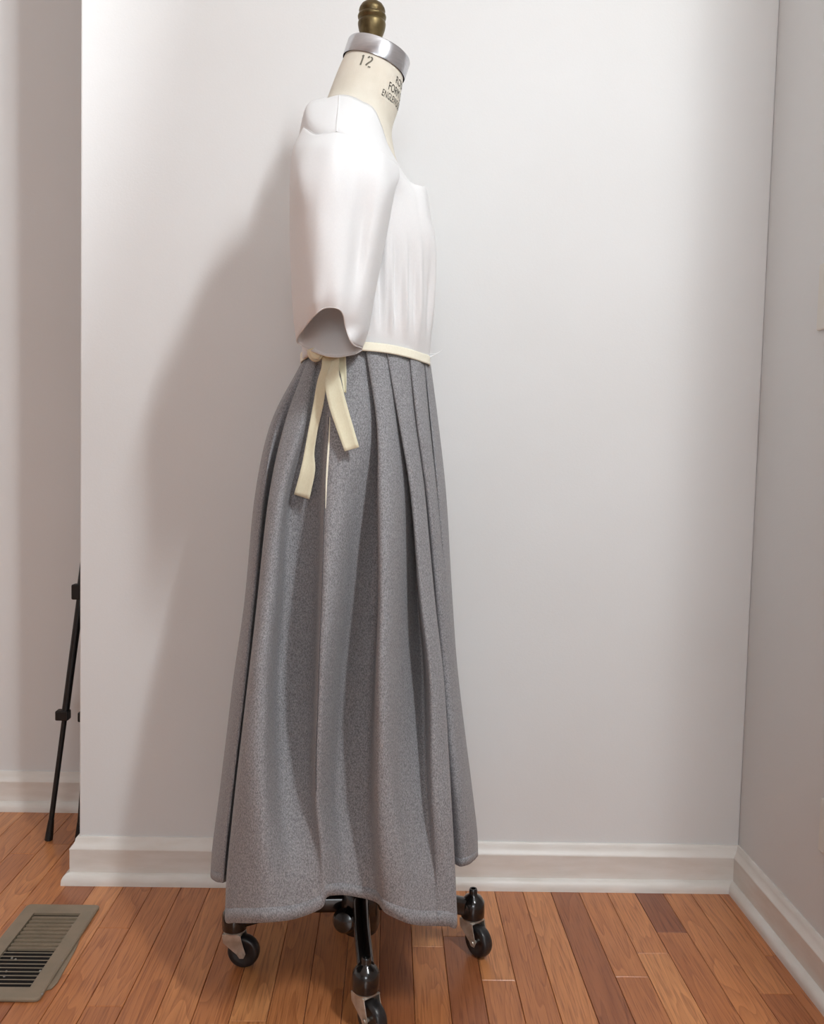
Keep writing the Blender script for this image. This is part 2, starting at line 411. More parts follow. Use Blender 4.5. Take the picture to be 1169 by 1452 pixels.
# ------------------------------------------------------------------ floor register
v0 = F(40, 1284); v1 = F(144, 1287); v2 = F(53, 1422)
vx0, vx1 = v1[0]-.140, (v1[0]+v2[0])/2; vy0, vy1 = v2[1], v1[1]
reg = empty('floor_register', ((vx0+vx1)/2, (vy0+vy1)/2, 0), 'beige metal floor vent register with dusty slots, set in the wood floor at lower left', 'vent')
bx0, bx1 = vx0+.026, vx1-.026
yb = F(80, 1301)[1]; ym = F(60, 1350)[1]; yf = F(30, 1405)[1]
mb = MB()
ZT = .0065
def ring(xa, xb, ya, yb_, xi, xj, yi, yj, z0, z1, rad=.008, lift=None):
    """rectangular plate with rounded corners and a rectangular opening"""
    out = []
    for cx, cy, a0 in ((xb-rad, yb_-rad, 0), (xa+rad, yb_-rad, 90), (xa+rad, ya+rad, 180), (xb-rad, ya+rad, 270)):
        for q in range(5): a = math.radians(a0+q*22.5); out.append((cx+rad*math.cos(a), cy+rad*math.sin(a)))
    inn = []
    for (cx, cy) in ((xj, yj), (xi, yj), (xi, yi), (xj, yi)): inn += [(cx, cy)]*5
    n = len(out); c = .003
    ctr = ((xa+xb)/2, (ya+yb_)/2)
    V = [(x, y, z0) for x, y in out]
    V += [(x, y, z1-c*.6) for x, y in out]
    V += [(x+(ctr[0]-x)/abs(ctr[0]-x)*c*.8, y+(ctr[1]-y)/abs(ctr[1]-y)*c*.8, z1) for x, y in out]
    V += [(x, y, z1) for x, y in inn]; V += [(x, y, z0) for x, y in inn]
    Fc = [(k*n+i, k*n+(i+1) % n, (k+1)*n+(i+1) % n, (k+1)*n+i) for k in range(4) for i in range(n)]
    return V, Fc
V, Fc = ring(vx0, vx1, vy0, vy1, bx0, bx1, yf, yb+.004, .0015, ZT)
me = mesh('frame', V, Fc); bm = bmesh.new(); bm.from_mesh(me)
bmesh.ops.remove_doubles(bm, verts=bm.verts, dist=1e-6); bmesh.ops.recalc_face_normals(bm, faces=bm.faces); bm.to_mesh(me); bm.free()
adopt(link('frame', me, 'vent'), reg)
adopt(MB().box(bx0-.004, bx1+.004, yf-.004, yb+.008, .0004, .0012).build('duct_shade_sheet', 'dark'), reg)  # flat near-black sheet, stands for the shade down in the duct
nb = 9; pit = (ym-yf)/(nb+1)
for i in range(1, nb+1):
    y = yf+i*pit
    q = MB(); q.add([(bx0, y-.0012, ZT-.0018), (bx1, y-.0012, ZT-.0018), (bx1, y+.0008, ZT-.0018), (bx0, y+.0008, ZT-.0018),
                     (bx0, y-.0010, ZT-.001), (bx1, y-.0010, ZT-.001), (bx1, y+.0006, ZT-.001), (bx0, y+.0006, ZT-.001)],
                    [(3, 2, 1, 0), (4, 5, 6, 7), (0, 1, 5, 4), (1, 2, 6, 5), (2, 3, 7, 6), (3, 0, 4, 7)])
    adopt(q.build('slat', 'vent'), reg)
nc = 9; pit = (yb-ym)/nc
for i in range(nc):
    ya, yb2 = ym+i*pit, ym+(i+1)*pit-.0011
    q = MB(); q.add([(bx0+.0022, ya, .0016), (bx1, ya, .0016), (bx1, yb2, .0016), (bx0+.0022, yb2, .0016),
                     (bx0+.0022, ya, ZT-.0004), (bx1, ya, ZT-.0004), (bx1, yb2, ZT-.0036), (bx0+.0022, yb2, ZT-.0036)],
                    [(3, 2, 1, 0), (4, 5, 6, 7), (0, 1, 5, 4), (1, 2, 6, 5), (2, 3, 7, 6), (3, 0, 4, 7)])
    adopt(q.build('louvre', 'vent'), reg)
q = MB(); q.prism([(0, .03), (.008, .034), (.011, .05), (.006, .15), (0, .19)], .0012, lambda a, b, c: (vx1-.001+a, vy0+b, .0008+c))
adopt(q.build('damper_lip', 'vent'), reg)
lint = MB(); rl = random.Random(3)
for px, py in ((17, 1358), (22, 1360), (9, 1377), (57, 1378), (16, 1403), (25, 1403), (6, 1384), (88, 1364), (60, 1411)):
    f = F(px, py, .004); bm_r = .0016
    lint.lathe([(0, -bm_r), (bm_r*1.3, -bm_r*.4), (bm_r, bm_r*.7), (0, bm_r)], (f[0], f[1], .0035+(.002 if px > 50 else 0)), n=7)
adopt(lint.build('lint', 'lint', kind='stuff'), reg)

# ------------------------------------------------------------------ tripod behind the free end of the wall
f1 = F(69, 1191); f2 = np.array([-.676, 1.915, 0]); f3 = np.array([-.50, 2.05, 0])
pm = P(92, 1013, 1.945); pu = P(112.5, 860, 1.955)
dirv = (pu-f1)/(pu-f1)[2]
hub = f1+dirv*1.12
tri = empty('tripod', (hub[0], hub[1], 0), 'black metal tripod half hidden behind the free end of the white wall', 'tripod')
def tleg(foot, locks, nm='leg'):
    foot = np.array(foot); d = hub-foot
    q = MB(); zl = locks[0]/hub[2]; zu = locks[1]/hub[2]
    q.tube([foot+d*.03, foot+d*zl], .0058, 12); q.tube([foot+d*zl, foot+d*zu], .0082, 12); q.tube([foot+d*zu, hub], .0105, 12)
    o = q.build(nm, 'matteblack', None, smooth=True); adopt(o, tri)
    r = MB().tube([foot+np.array([0, 0, .0]), foot+d*.012, foot+d*.04], [.0088, .0085, .0065], 12).build('foot', 'matteblack', None, smooth=True)
    r.parent = o; r.matrix_parent_inverse = o.matrix_parent_inverse @ Matrix()
    r.parent = o; r.matrix_parent_inverse = Matrix.Identity(4)
    for z, hgt in ((zl, .011), (zu, .017)):
        c = foot+d*z
        k = MB().box(c[0]-.019, c[0]+.010, c[1]-.011, c[1]+.011, c[2]-hgt, c[2]+hgt).build('leg_lock', 'matteblack', None, bevel=.003)
        k.parent = o
    return o
tleg(f1, (pm[2], P(108, 839, 1.955)[2])); tleg(f2, (pm[2], .62)); tleg(f3, (pm[2], .62))
adopt(MB().tube([hub+[0, 0, -.25], hub+[0, 0, .12]], .011, 14).build('centre_column', 'matteblack', None, smooth=True), tri)
adopt(MB().lathe([(.012, -.03), (.026, -.025), (.026, .02), (.014, .03)], hub, 20).build('leg_collar', 'matteblack', None, smooth=True), tri)
adopt(MB().box(hub[0]-.022, hub[0]+.022, hub[1]-.02, hub[1]+.02, hub[2]+.12, hub[2]+.16).build('head', 'matteblack', None, bevel=.004), tri)

# ------------------------------------------------------------------ dress form
CX, CY = -.035, 1.46
form = empty('dress_form', (CX, CY, 0), 'professional canvas dress form on black wheeled stand, wearing white blouse and grey skirt', 'mannequin')
rings = []
def rg(l, r, ry):
    a = P(l[0], l[1], YC); b = P(r[0], r[1], YC); c = (a+b)/2; d = b-a
    return [c[0], c[1], c[2], math.atan2(-d[2], d[0]), math.hypot(d[0], d[2])/2, ry]
for l, r, ry in (((489, 81), (572, 111), .049), ((480, 101), (569, 131), .0505), ((471, 124), (565, 154), .053), ((463, 146), (556, 184), .060),
                 ((449, 180), (559, 214), .090), ((438, 215), (566, 240), .130), ((430, 270), (588, 282), .110), ((430, 340), (602, 344), .102),
                 ((436, 420), (598, 426), .096), ((442, 490), (594, 504), .088), ((434, 540), (594, 550), .090), ((425, 600), (590, 606), .098),
                 ((425, 640), (585, 646), .09)):
    rings.append(rg(l, r, ry))
rings = np.array(rings)
def ringp(v, th, off=0.):
    c = hermite(rings, np.arange(len(rings)), [v])[0]
    e1 = np.array([math.cos(c[3]), 0, -math.sin(c[3])]); e2 = np.array([0, -1., 0])
    return c[:3]+(c[4]+off)*math.sin(th)*e1+(c[5]+off)*math.cos(th)*e2
vs = np.linspace(0, len(rings)-1, 70)
G = np.array([[ringp(v, 2*math.pi*k/64) for k in range(64)] for v in vs])
me = grid_mesh('torso', G, True)
body = link('torso', me, 'cream', None, True); adopt(body, form)
body['label'] = 'cream canvas neck and torso stencilled with size 12'
# size number and maker's print, laid on the neck
def on_neck(a, b, th0, v0_, off=.0006):
    # a metres to the right, b metres up
    r = .052; return ringp(v0_-b/.0262, th0+a/r, off)
def stroke(pts, wd, th0, v0_):
    q = MB(); V = []; n = len(pts)
    for i, p in enumerate(pts):
        t = np.array(pts[min(i+1, n-1)])-np.array(pts[max(i-1, 0)]); t = t/np.linalg.norm(t); nn = np.array([-t[1], t[0]])*wd/2
        V += [on_neck(*(np.array(p)+nn), th0, v0_), on_neck(*(np.array(p)-nn), th0, v0_)]
    return V, [(2*i, 2*i+1, 2*i+3, 2*i+2) for i in range(n-1)]
num = MB(); TH, VV = math.radians(-8), .62
s_ = .0185
for st in ([(-.0085, .006), (-.0068, .0085), (-.0066, .009)], [(-.0066, .009), (-.0066, .0045), (-.0068, -.0090)],
           [(.0012, .0060), (.0024, .0082), (.0040, .0093)],
           [(.0056, .0093), (.0080, .0078), (.0086, .0050), (.0072, .0016), (.0042, -.0024), (.0020, -.0058), (.0016, -.0078)],
           [(.0050, -.0086), (.0092, -.0086)]):
    # densify
    pts = []
    for i in range(len(st)-1):
        for k in range(4): pts.append(tuple(np.array(st[i])*(1-k/4)+np.array(st[i+1])*k/4))
    pts.append(st[-1]); V, Fc = stroke(pts, .0026, TH, VV); num.add(V, Fc)
adopt(num.build('size_number', 'ink'), form)
def text_on_neck(txt, hgt, th0, v0_, xs):
    c = bpy.data.curves.new('t', 'FONT'); c.body = txt; c.size = 1; c.resolution_u = 3
    o = bpy.data.objects.new('t', c); COL.objects.link(o); bpy.context.view_layer.update()
    me = bpy.data.meshes.new_from_object(o.evaluated_get(bpy.context.evaluated_depsgraph_get()))
    bpy.data.objects.remove(o)
    k = hgt/.72
    bm = bmesh.new(); bm.from_mesh(me)
    for v in bm.verts: v.co = Vector(on_neck(v.co.x*k*xs, v.co.y*k, th0, v0_))
    bm.to_mesh(me); bm.free(); me.materials.clear(); me.name = 'maker_print'
    o = link('maker_print', me, 'ink2', None); adopt(o, form); return o
text_on_neck('ROYAL', .0135, math.radians(54), 1.00, .62)
text_on_neck('FORM CO', .0135, math.radians(40), 1.68, .60)
text_on_neck('ENGLEWOOD', .0095, math.radians(31), 2.16, .62)
# aluminium neck cap
c0 = rings[0]; ax = np.array([math.sin(c0[3]), 0, math.cos(c0[3])]); top = c0[:3]
capG = []
prof = [(.0525, -.001), (.0528, .001), (.0528, .025), (.0518, .0275), (.0495, .0285), (.0, .0285)]
e1 = np.array([math.cos(c0[3]), 0, -math.sin(c0[3])]); e2 = np.array([0, -1., 0])
V = []; n = 64
for r, z in prof:
    for k in range(n):
        q = 2*math.pi*k/n; V.append(top+ax*z+r*math.sin(q)*e1+(r-.0015 if r > .01 else 0)*math.cos(q)*e2)
Fc = [(i*n+k, i*n+(k+1) % n, (i+1)*n+(k+1) % n, (i+1)*n+k) for i in range(len(prof)-1) for k in range(n)]
o = MB().add(V, Fc).build('neck_cap', 'alu', None, smooth=True); adopt(o, form)
fb = P(527, 58, YC); kx = 1/852
fin = [(11.5, -6), (11.5, 0), (13, 3), (15.5, 8), (17.8, 15), (19, 21), (19.2, 24), (18.6, 26.5), (16.8, 28), (17.2, 29.5), (19.2, 31.5), (19.6, 34), (18.8, 36.4),
       (17.0, 37.6), (17.2, 39), (18.2, 42), (17.2, 46), (14.6, 50.5), (10, 54), (5, 56), (0, 56.6)]
adopt(MB().lathe([(a*kx, b*kx*.94) for a, b in fin], fb, 36).build('finial', 'brass', None, smooth=True), form)
adopt(MB().tube([(CX, CY, .05), (CX, CY, 1.30), (-.05, YC, 1.42), (fb[0], YC, fb[2]-.02)], .0125, 16).build('pole', 'black', None, smooth=True), form)
adopt(MB().lathe([(.016, .060), (.030, .062), (.034, .075), (.034, .115), (.028, .135), (.018, .150), (.0175, .22), (.0125, .225)], (CX, CY, 0), 28)
      .build('hub', 'black', None, smooth=True), form)
pd = P(489, 1298, 1.43)
adopt(MB().lathe([(.006, -.012), (.016, -.010), (.021, 0), (.016, .010), (.006, .013)], (pd[0], 1.425, .094), 24, axis=(-.25, -1, .2)).build('height_pedal', 'black', None, smooth=True), form)

stems = dict(left=(-.2485, 1.451), right=(.163, 1.500), front=(-.020, 1.284), rear=(CX*2+.022, 1.628))
def caster(key, ang, tilt=0):
    x, y = stems[key]; hx = MB()
    # housing: socket with stub, carried by the arm
    prof = [(.0180, .064), (.0208, .066), (.0212, .074), (.0205, .092), (.0150, .100), (.0085, .104), (.0075, .106), (.0075, .112), (.0062, .115), (.0040, .115), (.0040, .108), (0, .108)]
    hx.lathe(prof, (x, y, 0), 28)
    o = hx.build('caster', 'black', None, smooth=True); adopt(o, form)
    c, s = math.cos(ang), math.sin(ang)
    def T(a, b, z): return (x+a*c-b*s, y+a*s+b*c, z)
    tr = .017; zr_ = .0275
    MB().lathe([(.0175, .0600), (.0182, .0610), (.0182, .0628), (.0165, .0640)], (x, y, 0), 24).build('washer', 'zinc', o, smooth=True)
    f = MB(); poly = [(-.0170, .0600), (.0150, .0600), (.0175, .050), (tr+.0075, zr_+.002), (tr+.004, zr_-.006), (tr-.003, zr_-.0065), (tr-.008, zr_), (-.0150, .0455)]
    for sgn in (-1, 1):
        f.prism(poly, .0016, lambda a, b, cc, sgn=sgn: T(a, sgn*(.0140+cc), b))
    f.prism([(-.0165, -.0155), (.0160, -.0155), (.0160, .0155), (-.0165, .0155)], .0016, lambda a, b, cc: T(a, b, .0590+cc))
    f.build('fork', 'zinc', o, bevel=.0006)
    axv = np.array([-s, c, 0])
    R_ = .0275; hw = .0105
    wp = [(.004, -hw*.7), (.010, -hw*.75), (.0165, -hw*.9), (.0215, -hw), (.0250, -hw*.86), (.0268, -hw*.55), (R_, 0), (.0268, hw*.55), (.0250, hw*.86), (.0215, hw), (.0165, hw*.9), (.010, hw*.75), (.004, hw*.7)]
    wc = T(tr, 0, zr_+.0002)
    MB().lathe(wp, wc, 36, axis=axv).build('wheel', 'rubber', o, smooth=True)
    MB().lathe([(.0, -.0175), (.0042, -.0172), (.0048, -.0158), (.003, -.0155), (.003, .0155), (.0048, .0158), (.0042, .0172), (0, .0175)], wc, 16, axis=axv).build('axle', 'zinc', o, smooth=True)
caster('left', math.radians(-8)); caster('right', math.radians(-52)); caster('front', math.radians(-50)); caster('rear', math.radians(-160))
def bar(key, pts, w_, h_):
    # arm of oblong section, bevelled, from hub to caster socket
    V = []; pts = [np.array(p, float) for p in pts]; n = 12
    for i, p in enumerate(pts):
        t = pts[min(i+1, len(pts)-1)]-pts[max(i-1, 0)]; t /= np.linalg.norm(t)
        sd = np.cross(t, [0, 0, 1.]); sd /= np.linalg.norm(sd); u = np.cross(sd, t)
        for k in range(n):
            a = 2*math.pi*k/n+math.pi/n; cx = math.copysign(abs(math.cos(a))**.5, math.cos(a)); cy = math.copysign(abs(math.sin(a))**.5, math.sin(a))
            V.append(p+sd*w_/2*cx+u*h_/2*cy)
    m_ = len(pts)
    Fc = [(i*n+k, i*n+(k+1) % n, (i+1)*n+(k+1) % n, (i+1)*n+k) for i in range(m_-1) for k in range(n)]+[tuple(range(n)), tuple(range((m_-1)*n, m_*n))]
    adopt(MB().add(V, Fc).build('leg', 'black', None, smooth=True), form)
for k in ('left', 'right', 'rear'):
    x, y = stems[k]; bar(k, [(CX+(x-CX)*.08, CY+(y-CY)*.08, .108), (CX+(x-CX)*.4, CY+(y-CY)*.4, .108), (CX+(x-CX)*.75, CY+(y-CY)*.75, .094), (x-(x-CX)*.06, y-(y-CY)*.06, .083)], .020, .030)
x, y = stems['front']
adopt(MB().tube([(CX+.001, CY-.01, .125), (CX+.002, CY-.05, .124), (CX+.006, CY-.10, .112), (x-.0005, y+.002, .098)], [.0135]*4, 20).build('leg', 'black', None, smooth=True), form)

# ------------------------------------------------------------------ grey pleated skirt
RY = [503, 600, 700, 850, 956, 1127, 1240, 1300]
B_ = [.112, .140, .158, .178, .190, .203, .208, .210]         # half depth front to wall
PW_ = [2., 2.1, 2.4, 3., 3.3, 3.7, 4, 4]
# station: x at each row, relief toward camera in mm at each row, hem y, waist y
ST = [
 ([429, 385, 363, 348, 333, 314, 303, 300], [0, 0, 0, 0, 0, 0, 0, 0], 1238, 514),
 ([431, 389, 368, 353, 339, 320, 309, 306], [0, 3, 5, 5, 5, 5, 5, 5], 1249, 513),
 ([434, 396, 377, 361, 349, 331, 320, 316], [-3, -2, 0, 0, 0, 0, 0, 0], 1252, 512),
 ([433, 394, 374, 358, 346, 328, 318, 315], [3, 5, 8, 8, 6, 0, 0, 0], 1252, 511),
 ([440, 407, 386, 370, 358, 342, 332, 330], [-6, -8, -18, -32, -44, -62, -70, -75], 1252, 509),
 ([438, 405, 383, 366, 354, 334, 323, 320], [4, 9, 14, 22, 26, 32, 36, 38], 1303, 508),
 ([444, 414, 391, 374, 363, 347, 338, 336], [6, 12, 20, 30, 35, 40, 42, 42], 1308, 506),
 ([449, 428, 403, 390, 380, 374, 376, 376], [4, 9, 13, 16, 20, 30, 34, 36], 1308, 504),
 ([454, 440, 415, 404, 396, 400, 416, 418], [-3, -7, -13, -20, -22, -12, 3, 10], 1303, 502),
 ([461, 460, 453, 447, 443, 438, 449, 455], [-4, -8, -14, -21, -22, -14, -4, 0], 1288, 500),
 ([466, 467, 462, 457, 453, 449, 459, 463], [1, 4, 8, 14, 14, 6, 0, -5], 1272, 498),
 ([478, 490, 485, 478, 470, 463, 472, 478], [4, 7, 8, 7, 4, -6, -10, -15], 1269, 497),
 ([503, 517, 513, 500, 488, 480, 490, 497], [4, 0, -10, -22, -26, -27, -25, -25], 1270, 496),
 ([521, 538, 539, 537, 530, 523, 528, 533], [-5, -11, -19, -28, -31, -29, -25, -21], 1279, 497),
 ([520, 535, 537, 538, 535, 534, 541, 548], [3, 6, 10, 13, 15, 13, 13, 8], 1295, 497),
 ([532, 547, 553, 552, 551, 553, 568, 575], [5, 8, 12, 15, 17, 17, 19, 18], 1307, 499),
 ([546, 561, 572, 569, 569, 571, 588, 592], [1, 0, -4, -8, -9, 0, 10, 14], 1311, 500),
 ([552, 569, 587, 593, 600, 604, 613, 616], [-5, -13, -24, -32, -28, -10, 8, 14], 1313, 501),
 ([550, 567, 583, 596, 608, 613, 621, 623], [3, 5, 5, 4, 8, 12, 16, 20], 1313, 501),
 ([566, 580, 593, 606, 617, 627, 634, 635], [4, 5, 6, 8, 12, 20, 26, 28], 1313, 503),
 ([583, 592, 602, 616, 628, 639, 645, 648], [-3, -3, -2, 4, 8, 18, 26, 30], 1309, 505),
 ([584, 592, 600, 611, 620, 630, 636, 639], [-6, -14, -22, -34, -44, -62, -72, -76], 1229, 505),
 ([582, 592, 605, 620, 631, 644, 652, 654], [3, 3, 0, -10, -14, -20, -24, -24], 1229, 505),
 ([594, 603, 613, 628, 638, 653, 662, 664], [3, 4, 4, 0, 0, 0, 0, 0], 1226, 508),
 ([604, 612, 620, 633, 643, 658, 668, 670], [-3, -3, 0, 2, 2, 3, 4, 4], 1221, 511),
 ([603, 612, 623, 636, 646, 663, 673, 674], [3, 3, 3, 2, 2, 2, 2, 2], 1217, 512),
 ([610, 621, 632, 641, 649, 668, 676, 677], [0, 0, 0, 0, 0, 0, 0, 0], 1209, 516),
]
rows = []
FK = [1, 1.5, 1.9, 2.1, 2.1, 1.7, 1.2, 1.0]; FE = [1.5, 3, 2.6, 1.6, 1.2, 1, 1, 1]
for r in range(len(RY)):
    xl, xr = ST[0][0][r], ST[-1][0][r]; xc, a = (xl+xr)/2, (xr-xl)/2
    row = []
    for si, (xs, rel, hy, wy) in enumerate(ST):
        py = RY[r]
        if r == 0: py = wy
        if r == 7: py = hy
        if r == 6: py = 1127+(hy-1127)*.62
        if r == 5: py = 1127 if hy > 1255 else 1110
        u = min(1, abs((xs[r]-xc)/a)); dep = B_[r]*math.sqrt(max(0, 1-u**PW_[r]))
        row.append(P(xs[r], py, YC-dep-rel[r]*.001*(FK[r] if 5 <= si <= 20 else FE[r])))
    # far side: simple soft folds
    L0, R0 = row[0], row[-1]; nb_ = 14; z0 = (L0[2]+R0[2])/2
    cxw = (L0[0]+R0[0])/2; aw = (R0[0]-L0[0])/2; amp = [.004, .006, .008, .01, .011, .012, .012, .012][r]
    for k in range(1, nb_):
        th = math.pi*k/nb_; e = 2/ (2+ .35*min(r, 4))
        ca, sa = math.cos(th), math.sin(th)
        X = cxw+aw*math.copysign(abs(ca)**e, ca); dY = (B_[r]*.92)*sa**e
        dY += amp*math.cos(7*th)*sa
        zz = R0[2]+(L0[2]-R0[2])*k/nb_
        row.append(np.array([X, YC+dY, zz]))
    rows.append(row)
G = surf(rows, [0, 1, 2, 3.4, 4.4, 6, 7, 7.6], 84, 6, True)
# slight unevenness of the cloth
rn = np.random.RandomState(4); ph = rn.rand(6)*6.28
zz = G[..., 2]; uu = np.arange(G.shape[1])[None, :]*.12
w_h = np.clip((1.0-zz)/.5, 0, 1)
G[..., 1] += w_h*(.0010*np.sin(zz*23+uu*1.7+ph[0])+.0007*np.sin(zz*41-uu*2.3+ph[1]))
nearcols = (len(ST)-1)*6+1
skirt = empty('pleated_skirt', (CX, YC, 1.0), 'long grey wool pleated skirt with cream waistband, hanging on the dress form', 'skirt')
o = link('skirt_panel', grid_mesh('skirt_panel', G, True), 'wool', None, True); adopt(o, skirt); solid(o, .0022, 0)
# hem: folded band of the same wool
hb = G[-3:, :, :].copy()
cent = np.array([cxw, YC])
for i in range(hb.shape[0]):
    nx = np.roll(hb[i], -1, 0)-np.roll(hb[i], 1, 0); nn = np.stack([nx[:, 1], -nx[:, 0]], 1); nn /= np.linalg.norm(nn, axis=1)[:, None]+1e-9
    hb[i, :, :2] += nn*.0001
hb[0, :, :2] -= 0
o = link('hem', grid_mesh('hem', hb, True), 'wool', None, True); adopt(o, skirt); solid(o, .0022, 0)
NG = G[:, :nearcols].reshape(-1, 3); NPX = np.array([PR(p) for p in NG])
def onskirt(px, py, off=.003):
    d = np.hypot(NPX[:, 0]-px, NPX[:, 1]-py); idx = np.where(d < max(7, d.min()+3))[0]
    Y = NG[idx, 1].min(); return P(px, py, Y-off)
def dens(pts, k=6):
    pts = np.array(pts, float); n = len(pts); return hermite(pts, np.arange(n), np.linspace(0, n-1, (n-1)*k+1))
# side seam and pocket slit on the camera side: follow the surface itself along one station
ci = 10*6
sm = G[:, ci]; seam = [p+np.array([0, -.0016, 0]) for p in sm[10:66]]
V = []
for p in seam: V += [p+np.array([-.0010, 0, 0]), p+np.array([.0004, 0, 0])]
o = link('side_seam', mesh('side_seam', V, [(2*i, 2*i+1, 2*i+3, 2*i+2) for i in range(len(seam)-1)]), 'woolseam'); adopt(o, skirt)
V = []; pl = sm[10:25]
for i, p in enumerate(pl):
    wv = .0016*math.sin(math.pi*(i+.4)/(len(pl)-.2))+.0004
    p = p+np.array([.0012, -.0026, 0]); V += [p+np.array([-wv, 0, 0]), p+np.array([wv*.5, -.0004, 0])]
o = link('placket_edge', mesh('placket_edge', V, [(2*i, 2*i+1, 2*i+3, 2*i+2) for i in range(len(pl)-1)]), 'band'); adopt(o, skirt); solid(o, .0006)
o['label'] = 'pale edge of the side opening'

# waistband: closed ring
wb = []
topy = [(427, 503), (437, 494), (460, 488), (490, 485), (518, 485), (548, 488), (575, 493.5), (596, 500), (609, 506)]
ring_t, ring_b = [], []
xl, xr = 428, 611; xc, a = (xl+xr)/2, (xr-xl)/2
for i, (x, y) in enumerate(topy):
    u = min(1, abs((x-xc)/a)); dep = .121*math.sqrt(max(0, 1-u*u))
    ring_t.append(P(x, y, YC-dep)); ring_b.append(P(x+.5, y+12.5, YC-dep-.003))
for rgk in (ring_t, ring_b):
    m0 = list(rgk)
    for p in reversed(m0[1:-1]): q = p.copy(); q[1] = 2*YC-q[1]; rgk.append(q)
Gw = surf([ring_t, [(np.array(a_)+np.array(b_))/2 for a_, b_ in zip(ring_t, ring_b)], ring_b], [0, 1, 2], 7, 6, True)
o = link('waistband', grid_mesh('waistband', Gw, True), 'band', None, True); adopt(o, skirt); solid(o, .0024, 0)
o['label'] = 'cream ribbon waistband'
# ribbons of the side tie
def ribbon(name, pts, label, off=.004, tw=.0, mat_='ribbon', Yfix=None):
    """pts: (px left, px right, py left, py right, extra offset)"""
    D_ = []
    for (xl_, yl_, xr_, yr_, ex) in pts:
        if Yfix is None: a = onskirt(xl_, yl_)[1]; b = onskirt(xr_, yr_)[1]; Y = min(a, b)
        else: Y = Yfix
        D_.append([xl_, yl_, xr_, yr_, Y-off-ex])
    D_ = np.array(D_); D_[1:-1, 4] = np.minimum(D_[1:-1, 4], (D_[:-2, 4]+D_[2:, 4])/2+.002)
    S_ = dens(D_, 6); Gr = []
    for r in S_:
        Gr.append([P(r[0]*(1-q)+r[2]*q, r[1]*(1-q)+r[3]*q, r[4]+.0022*math.sin(q*math.pi)-.0018*q) for q in np.linspace(0, 1, 6)])
    o = link(name, grid_mesh(name, np.array(Gr), False), mat_, None, True); adopt(o, skirt); solid(o, .0007)
    o['label'] = label; return o
ribbon('ribbon_tail', [(457, 498, 482, 500, .012), (456, 520, 478, 522, .010), (450, 541, 465, 541, .008), (444, 575, 458, 577, .005), (437, 612, 450, 613, .004),
                       (431, 645, 446, 643, .003), (425, 672, 447, 668, .004), (417, 701, 439, 708, .006)], 'longer cream ribbon tail', off=.006)
ribbon('ribbon_tail', [(470, 512, 482, 503, .020), (464, 530, 481, 528, .018), (461, 546, 484, 541, .015), (467, 577, 490, 566, .012), (477, 607, 499, 598, .009), (489, 640, 509.5, 634, .008)],
       'shorter cream ribbon tail', off=.008)
ribbon('ribbon_loop', [(478, 500, 490, 500, .010), (479, 515, 491, 515, .010), (484, 535, 491.5, 534, .010), (488, 556, 491, 557, .010)], 'narrow hanging ribbon loop', off=.004)
# bow loop: soft fold peeking below the sleeve at the back
lp = []
for k in range(25):
    a_ = math.pi*k/24; cxp, cyp = 448, 496
    x_ = cxp-12.5*math.cos(a_)*(1-.1*math.sin(a_)); y_ = cyp+17*math.sin(a_)**.8
    lp.append((x_, y_))
Gl = []
for q in np.linspace(0, 1, 7):
    rowl = []
    for (x_, y_) in lp:
        rowl.append(P(448+(x_-448)*(1-.18*q), 490+(y_-490)*(1-.10*q), 1.330-.018*q))
    Gl.append(rowl)
o = link('ribbon_loop', grid_mesh('ribbon_loop', np.array(Gl), False), 'ribbon', None, True); adopt(o, skirt); solid(o, .0008)
fr_ = [[P(448+(x_-448)*s2, 492+(y_-492)*s2, 1.312-.006*(1-s2)) for (x_, y_) in lp] for s2 in np.linspace(.05, .84, 6)]
o = link('ribbon_loop', grid_mesh('ribbon_loop', np.array(fr_), False), 'ribbon', None, True); adopt(o, skirt); solid(o, .0008)
kn = MB(); kp = P(466, 497, 1.322)
kn.lathe([(0, -.011), (.006, -.010), (.0105, -.004), (.0105, .004), (.006, .010), (0, .011)], kp, 16, axis=(1, 0, .2)); o = kn.build('knot', 'ribbon', None, smooth=True); adopt(o, skirt)

